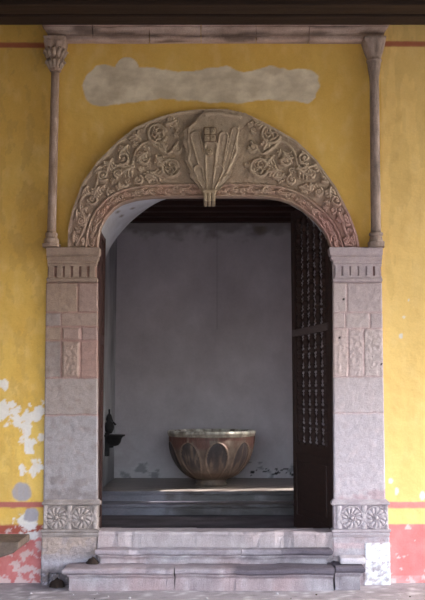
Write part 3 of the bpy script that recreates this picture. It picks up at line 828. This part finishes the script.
# small white debris on the pavement
rnd = random.Random(5)
for k in range(16):
    mb = MB(); r = rnd.uniform(.006, .013)
    mb.lathe([(r*.7, 0), (r, r*.35), (r*.8, r*.8), (r*.3, r)], 0, 0, 6, lin((205, 200, 205)) if k % 4 else lin((80, 70, 60)))
    o = mb.build('pebble', M_stone); o.location = (rnd.uniform(-1.9, 1.9), rnd.uniform(-.75, -.46), .003); o.rotation_euler = (0, 0, rnd.uniform(0, 6))
    tag(o, 'tiny pebble or chip of plaster lying on the pavement before the steps', 'pebble', 'pebbles on the pavement')

# ------------------------------------------------------------------ room behind
RX0, RX1, RZ = X(115, 400, RY1), 2.1, Z(225, RY1)
GREYW, GW2 = lin((204, 196, 202)), lin((184, 176, 182))
def roomwall(name, pts_fn, nu, nv, cf):
    V, Cc = [], []
    for j in range(nv):
        for i in range(nu):
            p = pts_fn(i/(nu-1), j/(nv-1)); V.append(p); Cc.append(cf(*p))
    o = link(name, V, grid_faces(nu, nv), M_inner, None, Cc, True); return tag(o, kind='structure')
def cback(x, y, z):
    px, py = proj(x, y, z); e = fbm(px*.02, py*.015, 2, 5); e2 = fbm(px*.06, py*.09, 22, 5)
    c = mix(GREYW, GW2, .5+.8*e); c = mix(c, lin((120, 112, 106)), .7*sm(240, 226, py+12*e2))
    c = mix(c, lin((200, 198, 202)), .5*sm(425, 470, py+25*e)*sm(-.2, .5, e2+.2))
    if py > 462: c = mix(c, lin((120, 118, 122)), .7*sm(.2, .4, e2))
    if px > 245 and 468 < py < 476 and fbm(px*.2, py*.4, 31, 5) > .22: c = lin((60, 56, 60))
    if 252 < px < 268 and 226 < py < 240: c = mix(c, lin((110, 92, 78)), .6*sm(12, 2, math.hypot((px-260)*1.2, py-228)))
    if abs(px-217) < .7 and py < 330: c = mix(c, lin((110, 106, 108)), .25)
    return c
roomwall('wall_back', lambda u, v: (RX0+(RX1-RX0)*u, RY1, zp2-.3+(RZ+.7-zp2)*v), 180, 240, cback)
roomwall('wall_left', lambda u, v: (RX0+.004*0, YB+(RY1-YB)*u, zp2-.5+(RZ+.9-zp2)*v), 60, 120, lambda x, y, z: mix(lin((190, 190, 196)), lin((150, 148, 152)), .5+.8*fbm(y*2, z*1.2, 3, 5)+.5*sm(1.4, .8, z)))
# unseen right wall; its tall narrow opening is added to cast the sun strip
wy0, wy1, wz0, wz1 = YT2+.20, YT2+.48, zp2+.8, zp2+2.6
def wallq(qs, name, x, m):
    V, Fc = [], []
    for (a, b_, c_, d_) in qs:
        n = len(V); V += [(x, a, c_), (x, b_, c_), (x, b_, d_), (x, a, d_)]; Fc.append((n, n+1, n+2, n+3))
    for yy, z_a, z_b in ((wy0, wz0, wz1), (wy1, wz0, wz1)):
        n = len(V); V += [(x, yy, z_a), (x+.3, yy, z_a), (x+.3, yy, z_b), (x, yy, z_b)]; Fc.append((n, n+1, n+2, n+3))
    for z_ in (wz0, wz1):
        n = len(V); V += [(x, wy0, z_), (x+.3, wy0, z_), (x+.3, wy1, z_), (x, wy1, z_)]; Fc.append((n, n+1, n+2, n+3))
    o = link(name, V, Fc, m, None, [GREYW]*len(V)); tag(o, kind='structure')
wallq([(YB, wy0, 0, 5.3), (wy1, RY1, 0, 5.3), (wy0, wy1, 0, wz0), (wy0, wy1, wz1, 5.3)], 'wall_right', RX1, M_inner)
# room floor and the two-step platform of the font
def cfl(x, y): 
    e = fbm(x*2, y*4, 5, 5); return mix(lin((112, 104, 110)), lin((84, 76, 80)), .5+.9*e)
V, Cc = [], []
nx, nz = 120, 40
for j in range(nz):
    y = .15+(RY1-.15)*j/(nz-1)
    for i in range(nx):
        x = RX0+(RX1-RX0)*i/(nx-1); V.append((x, y, zF-.004+.004*fbm(x*3, y*3, 2))); Cc.append(cfl(x, y))
fr = link('floor_room', V, grid_faces(nx, nz), M_stone, None, Cc, True); tag(fr, kind='structure')
M_plat = mat('dark_worn_platform', None, .38, 8, .3, .25, 40, spec=.6, stretch=(.4, 1, 1))
t = thing('font_platform', 'dark two-tiered stone platform under the baptismal font', 'platform', (0, YT2, zF))
def cpl(x, z):
    if z > zp2-.003: return mix(lin((150, 140, 134)), lin((100, 88, 84)), .5+fbm(x*4, z, 3))  # top face toned lighter to brighten the sunlit strip
    c = mix(lin((116, 112, 124)), lin((62, 50, 50)), sm(-.7, -.45, x+.25*fbm(x*4, z*14, 3))); return mix(c, lin((140, 132, 140)), .7*max(0, fbm(x*3, z*30, 8, 5)))  # riser colour carries the bluish light at left and the shade to the right
def tier(name, y0, yb, zb, zt):
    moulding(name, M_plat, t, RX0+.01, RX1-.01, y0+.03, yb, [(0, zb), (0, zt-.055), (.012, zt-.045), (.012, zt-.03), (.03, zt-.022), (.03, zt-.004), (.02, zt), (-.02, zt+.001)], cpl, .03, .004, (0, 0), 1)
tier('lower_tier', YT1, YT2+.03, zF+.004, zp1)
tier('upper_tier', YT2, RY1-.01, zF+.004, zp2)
# ceiling boards and beams
mb = MB(); mb.box(RX0-.3, RX1+.3, YB-.2, RY1+.3, RZ+.32, RZ+.38, lin((80, 50, 42)))
tag(mb.build('ceiling_room', M_woodxb), kind='structure')
for k in range(5):
    y = RY1-.14-.36*k
    if y-.2 < YB: break
    mb = MB(); mb.box(RX0+.01, RX1-.01, y-.14, y, RZ+.0, RZ+.32, (1, 1, 1), .012)
    o = mb.build('ceiling_beam', M_woodxb)
    names = ['dark red-brown room ceiling beam nearest the grey back wall', 'second dark red-brown room ceiling beam from the back wall', 'third dark red-brown room ceiling beam from the back wall', 'fourth dark red-brown room ceiling beam from the back wall', 'fifth red-brown room ceiling beam from the back wall, half hidden by the arch']
    tag(o, names[k], 'beam', 'beams of the room ceiling')

# ------------------------------------------------------------------ font
FY = YT2+.78; FX = X(211.5, 470, FY)
RF = 43.2*(math.hypot(FY-CAM[1], 0))/F
zr = Z(430.2, FY)
H = zr-zp2-.004
ft = thing('baptismal_font', 'large round stone baptismal font painted with dark petals and a red border', 'font', (FX, FY, zp2+.004))
n = 300
def surf(name, prof, cf, rf=None, m=M_font):
    V, Cc, Fc = [], [], []
    for i, (r, z) in enumerate(prof):
        for k in range(n):
            a = 2*PI*k/n; rr = r+(rf(a, z) if rf else 0)
            V.append((rr*math.cos(a), rr*math.sin(a), z)); Cc.append(cf(a, z, r))
    for i in range(len(prof)-1):
        for k in range(n):
            q, w = i*n+k, i*n+(k+1) % n; Fc.append((q, w, w+n, q+n))
    Fc.append(tuple(range(n))); Fc.append(tuple((len(prof)-1)*n+k for k in range(n)))
    return link(name, V, Fc, m, ft, Cc, True)
zb0, zb1 = .075, H-.075
def rad(z):
    t = (z-zb0)/(zb1-zb0); return .20+(RF*.975-.20)*max(0, 1-(1-t)**2.2)**.62 if t < 1 else RF*.975
NL = 9
A0 = -PI/2+math.radians(8)
def lobe(a, z):
    """signed distance-like value: >0 inside a petal, 0 on its outline"""
    u = ((a-A0)/(2*PI/NL)+.5) % 1-.5
    t = (z-zb0)/(zb1-zb0)
    w = .40*math.sqrt(max(0, 1-((t-.42)/.46)**2)) if t > .42 else .40*(.35+.65*math.sin(max(0, t)/.42*PI/2))
    return (w-abs(u)), t, u
def rl(a, z):
    v, t, u = lobe(a, z); return .012*math.exp(-(v/.035)**2)+(.006*sm(.05, .2, v))
def cl(a, z, r):
    v, t, u = lobe(a, z)
    e = fbm(math.cos(a)*3, math.sin(a)*3, z*4, 5)
    body = mix(lin((142, 122, 108)), lin((112, 92, 82)), .5+.9*e)
    c = body
    if v > .03: c = mix(body, lin((74, 64, 66)), .9*sm(-.3, .25, fbm(a*9, z*3, 2, 4)+.12+(t-.45)*.8)*sm(.12, .4, t))
    elif v > -.03: c = lin((150, 126, 110))
    elif t > .7: c = mix(body, lin((122, 68, 58)), sm(.66, .8, t)*.6*sm(-.4, .1, e+.2))
    if t > .93: c = mix(c, lin((112, 66, 58)), .5)
    if t < .18: c = mix(c, lin((120, 92, 72)), .6)
    return tuple(v*.76 for v in c)
pr = [(rad(zb0+(zb1-zb0)*k/90), zb0+(zb1-zb0)*k/90) for k in range(91)]
surf('bowl', pr, cl, rl)
def crim(a, z, r): return mix(lin((224, 218, 206)) if z > H-.03 else lin((168, 154, 138)), lin((132, 120, 108)), .5+1.1*fbm(math.cos(a)*6, math.sin(a)*6, z*10, 4))  # rim top toned lighter, the light on it put into the colour
zi = H
surf('rim', [(RF*.965, H-.08), (RF*.98, H-.075), (RF*1.0, H-.065), (RF*.985, H-.055), (RF*1.005, H-.045), (RF*1.005, H-.012), (RF*.985, H-.001), (RF*.96, H), (RF*.87, H), (RF*.85, H-.012), (RF*.82, H-.09), (RF*.70, H-.28), (RF*.4, H-.42), (.02, H-.46)], crim,
     lambda a, z: .0025*math.sin(a*36) if z < H-.005 and z > H-.06 else 0)
surf('foot', [(.215, 0), (.218, .02), (.205, .03), (.20, .06), (.212, .075), (.20, .09)], lambda a, z, r: mix(lin((126, 108, 94)), lin((100, 84, 74)), .5+fbm(a*2, z*9, 3)))

# ------------------------------------------------------------------ right door leaf
hx, hy = X(332, 400, .2)+.015, .2
ex, ey = X(294.5, 400, 1.30), 1.28
LW = math.hypot(ex-hx, ey-hy); ang = math.atan2(ey-hy, ex-hx)
dl = thing('door_leaf', 'right door leaf of dark wood with rows of turned spindles, standing open', 'door', (hx, hy, zF+.012), ang)
zfree = Z(213, ey)-zF-.012; zh = Z(240, hy)-zF-.012
def ztop(s):
    t = s/LW; return zh+(zfree-zh)*math.sqrt(max(0, 1-max(0, 1-t/.72)**2))
TH = .055
zmid0, zmid1 = Z(337.0, ey)-zF-.012, Z(330.5, ey)-zF-.012
zlk = Z(451, 1.2)-zF; 
def lz(s): return 0
mb = MB()
mb.box(0, .10, -TH/2, TH/2, 0, ztop(.0)+.02, (1, 1, 1), .006); o_h = mb.build('hinge_stile', M_wood, dl)
mb = MB(); mb.box(LW-.10, LW, -TH/2, TH/2, 0, ztop(LW), (1, 1, 1), .006); mb.build('meeting_stile', M_wood, dl)
# arched top rail
V, Fc = [], []
N_ = 24
for i in range(N_+1):
    s = .03+(LW-.06)*i/N_; zt_ = ztop(s)
    for y in (-TH/2, TH/2):
        V += [(s, y, zt_-.11), (s, y, zt_+.0)]
for i in range(N_):
    a = i*4; b_ = a+4
    Fc += [(a, b_, b_+1, a+1), (a+2, a+3, b_+3, b_+2), (a+1, b_+1, b_+3, a+3), (a, a+2, b_+2, b_)]
Fc += [(0, 1, 3, 2), (N_*4, N_*4+2, N_*4+3, N_*4+1)]
link('top_rail', V, Fc, M_wood, dl)
mb = MB(); mb.box(.04, LW-.04, -TH/2-.012, TH/2+.012, zmid0, zmid1, (1, 1, 1), .008); o = mb.build('middle_rail', M_rail, dl); tag(o, 'middle rail toned pale for the light on its top')
mb = MB(); mb.box(.08, LW-.08, -TH/2, TH/2, zlk-.03, zlk+.09, (1, 1, 1), .008); mb.build('lock_rail', M_wood, dl)
mb = MB(); mb.box(.08, LW-.08, -TH/2, TH/2, 0, .15, (1, 1, 1), .008); mb.build('bottom_rail', M_wood, dl)
mb = MB(); mb.box(.09, LW-.09, -.014, .014, .13, zlk, (1, 1, 1)); mb.box(.17, LW-.17, -.026, .026, .22, zlk-.11, (1, 1, 1), .012); mb.build('lower_panel', M_wood, dl)
def spindle(z0, z1, s):
    m = MB(); n_ = max(1, round((z1-z0)/.19)); p = []
    q = (z1-z0)/n_
    for k in range(n_):
        b = z0+k*q
        for f, r in ((0, .036), (.10, .036), (.13, .023), (.2, .021), (.26, .03), (.30, .03), (.34, .024), (.45, .03), (.56, .037), (.66, .03), (.74, .023), (.78, .03), (.82, .03), (.86, .021), (.95, .024), (.97, .036)):
            p.append((r, b+f*q))
    p.append((.036, z1)); m.lathe(p, s, 0, 12)
    return m.build('spindle', M_wood, dl, False)
for i in range(5):
    s = .10+(LW-.20)*(i+.5)/5
    spindle(zlk+.07, zmid0+.01, s)
    spindle(zmid1-.01, ztop(s)-.09, s)
mb = MB(); mb.tube([(LW-.02, -.05, Z(385, ey)-zF), (LW+.05, -.06, Z(385, ey)-zF)], .012); mb.tube([(LW-.02, -.05, Z(394, ey)-zF), (LW+.04, -.06, Z(394, ey)-zF)], .012)
mb.tube([(LW-.02, -.03, Z(383, ey)-zF), (LW-.02, -.05, Z(385, ey)-zF), (LW-.02, -.05, Z(398, ey)-zF), (LW-.02, -.03, Z(400, ey)-zF)], .013)
mb.build('bolt', M_iron, dl, True)
# left door leaf, folded back and seen almost edge on
lx, lxe = X(99.5, 400, .18)-.01, X(103.6, 400, .74)
ll = thing('door_leaf', 'left door leaf of reddish brown wood folded back, seen nearly edge on', 'door', (lx, .18, zF+.012), math.atan2(.56, lxe-lx))
Lw = math.hypot(.56, lxe-lx); ht = Z(227.5, .5)-zF
m_ = mat('reddish_door_wood', (72, 48, 44), .7, 8, .35, .3, 40, stretch=(1, 1, 7))
mb = MB(); mb.box(0, .09, -.0, .05, 0, ht-.08, (1, 1, 1), .005); mb.build('stile', m_, ll); mb = MB(); mb.box(Lw-.09, Lw, -.0, .05, 0, ht, (1, 1, 1), .005); mb.build('stile', m_, ll)
mb = MB(); 
for a, b_ in ((0, .2), (1.0, 1.12), (2.0, 2.1), (ht-.16, ht-.03)):
    mb = MB(); mb.box(.08, Lw-.08, .002, .048, a, b_, (1, 1, 1), .005); mb.build('rail', m_, ll)
mb = MB(); mb.box(.08, Lw-.08, .015, .035, .1, ht-.1); mb.build('panel', m_, ll)
# iron hook on that leaf
# ------------------------------------------------------------------ dark bracket with bowl on the left wall
sy = -CAM[1]*0 + (-RX0-.025+0)*F/106.0+CAM[1]+.0
bx = RX0
zz_ = lambda p: Z(p, sy)
hs = thing('holy_water_stoup', 'black bracket with a small bowl fixed to the inner wall left of the font', 'stoup', (bx, sy, zz_(446)))
hs.scale = (1.12, 1.12, 1.12)
ob = hs.location
mb = MB()
rb = .115
mb.lathe([(.03, 0.0), (.06, .01), (.085, .04), (.1, .09), (.115, .11), (.14, .12), (.14, .135), (.1, .135), (.05, .10)], .1, 0, 28)
mb.build('bowl', M_iron, hs, True)
mb = MB(); mb.box(0, .05, -.05, .05, -.12, .16, (1, 1, 1), .01); mb.box(0, .1, -.03, .03, -.02, .05, (1, 1, 1), .01); mb.build('bracket', M_iron, hs)
mb = MB(); h0 = .19
mb.lathe([(.03, h0-.04), (.055, h0), (.062, h0+.04), (.05, h0+.08), (.03, h0+.1), (.04, h0+.13), (.03, h0+.17), (.012, h0+.2), (.01, h0+.25)], .045, 0, 16)
mb.tube([(.06, 0, h0+.06), (.1, -.01, h0+.09), (.125, -.01, h0+.06)], .014); mb.tube([(.05, 0, h0+.1), (.08, -.01, h0+.14), (.085, 0, h0+.1)], .011)
mb.build('figure', M_iron, hs, True)

# ------------------------------------------------------------------ bench slab at lower left
zbn = Z(537.5, -.3)
bn = thing('stone_bench', 'brownish stone bench slab jutting in at the far left above the pavement', 'bench', (-2.3, -.3, 0))
xe = X(26, 540, -.25)
prof = [(xe, zbn), (xe, zbn-.06), (xe-.05, zbn-.10), (xe-.26, zbn-.17), (xe-1.0, zbn-.2), (xe-1.0, zbn)]
V, Fc = [], []
K = len(prof)
for y in (-.55, -.08):
    for x, z in prof: V.append((x+2.3, y+.3, z))
Fc = [tuple(range(K)), tuple(range(2*K-1, K-1, -1))]+[(k, (k+1) % K, K+(k+1) % K, K+k) for k in range(K)]
o = link('slab', V, Fc, M_benchm, bn)
bv = o.modifiers.new('b', 'BEVEL'); bv.width = .012; bv.segments = 3
mb = MB(); mb.box(-.45, -.2, -.15, .2, -.0, zbn-.17, (1, 1, 1), .01); mb.build('support', M_benchm, bn)

# ------------------------------------------------------------------ corridor roof: wall plate and joists parallel to the wall
zr0 = Z(22, 0)
def beam(y0, y1, z0, z1, label, name='roof_beam', m=None):
    mb = MB(); mb.box(-5.4, 8.1, y0, y1, z0, z1, (1, 1, 1), .012); tag(mb.build(name, m or M_woodx), label, 'beam')
beam(-.15, .03, zr0+.005, zr0+.22, 'wooden wall plate toned dark as the shadow gap, resting directly along the top of the yellow wall', 'wall_plate', M_plate)
beam(-.42, -.22, Z(16.5, -.42), Z(16.5, -.42)+.24, 'dark wooden roof beam just in front of the wall plate, pale lower edge')
beam(-.75, -.55, Z(7, -.75)+.02, Z(7, -.75)+.3, 'dark wooden roof beam at the very top edge of the picture')
mb = MB(); mb.box(-5.5, 8.2, -5.3, .05, zr0+.24, zr0+.30)
tag(mb.build('ceiling', M_woodx), kind='structure')
CW = lin((150, 138, 120))
mb = MB(); mb.box(-5.7, -5.5, -5.3, 1.0, -.1, zr0+.3, CW); tag(mb.build('wall_end_added', M_plaster), kind='structure')  # unseen end wall added to close off light from the left
# unseen arcade added on the courtyard side, its lintel and piers shaping the light
mb = MB(); mb.box(-5.7, 8.2, -5.3, -5.0, 3.6, zr0+.3, CW); mb.box(-5.5, -3.4, -5.3, -5.0, -.1, 3.6, CW)
mb.box(-3.4, -3.0, -5.3, -5.0, 2.9, 3.6, CW); mb.box(1.5, 8.2, -5.3, -5.0, 2.85, 3.6, CW)
tag(mb.build('wall_arcade_added', M_plaster), kind='structure')
# outer shell above the room so no light leaks in
mb = MB(); mb.box(-5.5, RX1+.4, 0.02, RY1+.4, zr0+.30, zr0+.4, GREYW); tag(mb.build('ceiling_upper_added', M_inner), kind='structure')

# ------------------------------------------------------------------ light
w = bpy.data.worlds.new('sky'); bpy.context.scene.world = w; w.use_nodes = True
nt = w.node_tree; bg = nt.nodes['Background']
sk = nt.nodes.new('ShaderNodeTexSky'); sk.sky_type = 'NISHITA'; sk.sun_disc = False
SUN_AZ, SUN_EL = math.radians(84), math.radians(40)
sk.sun_elevation = SUN_EL; sk.sun_rotation = SUN_AZ; sk.dust_density = 3.0; sk.air_density = 1.0
hs_ = nt.nodes.new('ShaderNodeHueSaturation'); hs_.inputs['Saturation'].default_value = .7
nt.links.new(sk.outputs[0], hs_.inputs['Color']); nt.links.new(hs_.outputs[0], bg.inputs['Color'])
bg.inputs['Strength'].default_value = .95
sl_ = bpy.data.lights.new('sun', 'SUN'); sl_.energy = 11.0; sl_.angle = math.radians(.6); sl_.color = (1, .97, .93)
so = bpy.data.objects.new('sun', sl_); C.objects.link(so)
# sun stands to the right and a little behind the wall
sd = Vector((math.sin(math.radians(84))*math.cos(SUN_EL), math.cos(math.radians(84))*math.cos(SUN_EL), math.sin(SUN_EL)))
so.rotation_euler = sd.to_track_quat('Z', 'Y').to_euler(); so.location = (6, 2, 9)

vs = bpy.context.scene.view_settings
bpy.context.scene.display_settings.display_device = 'sRGB'
vs.view_transform = 'Standard'; vs.look = 'None'; vs.gamma = 1; vs.use_curve_mapping = False
vs.exposure = 0.7
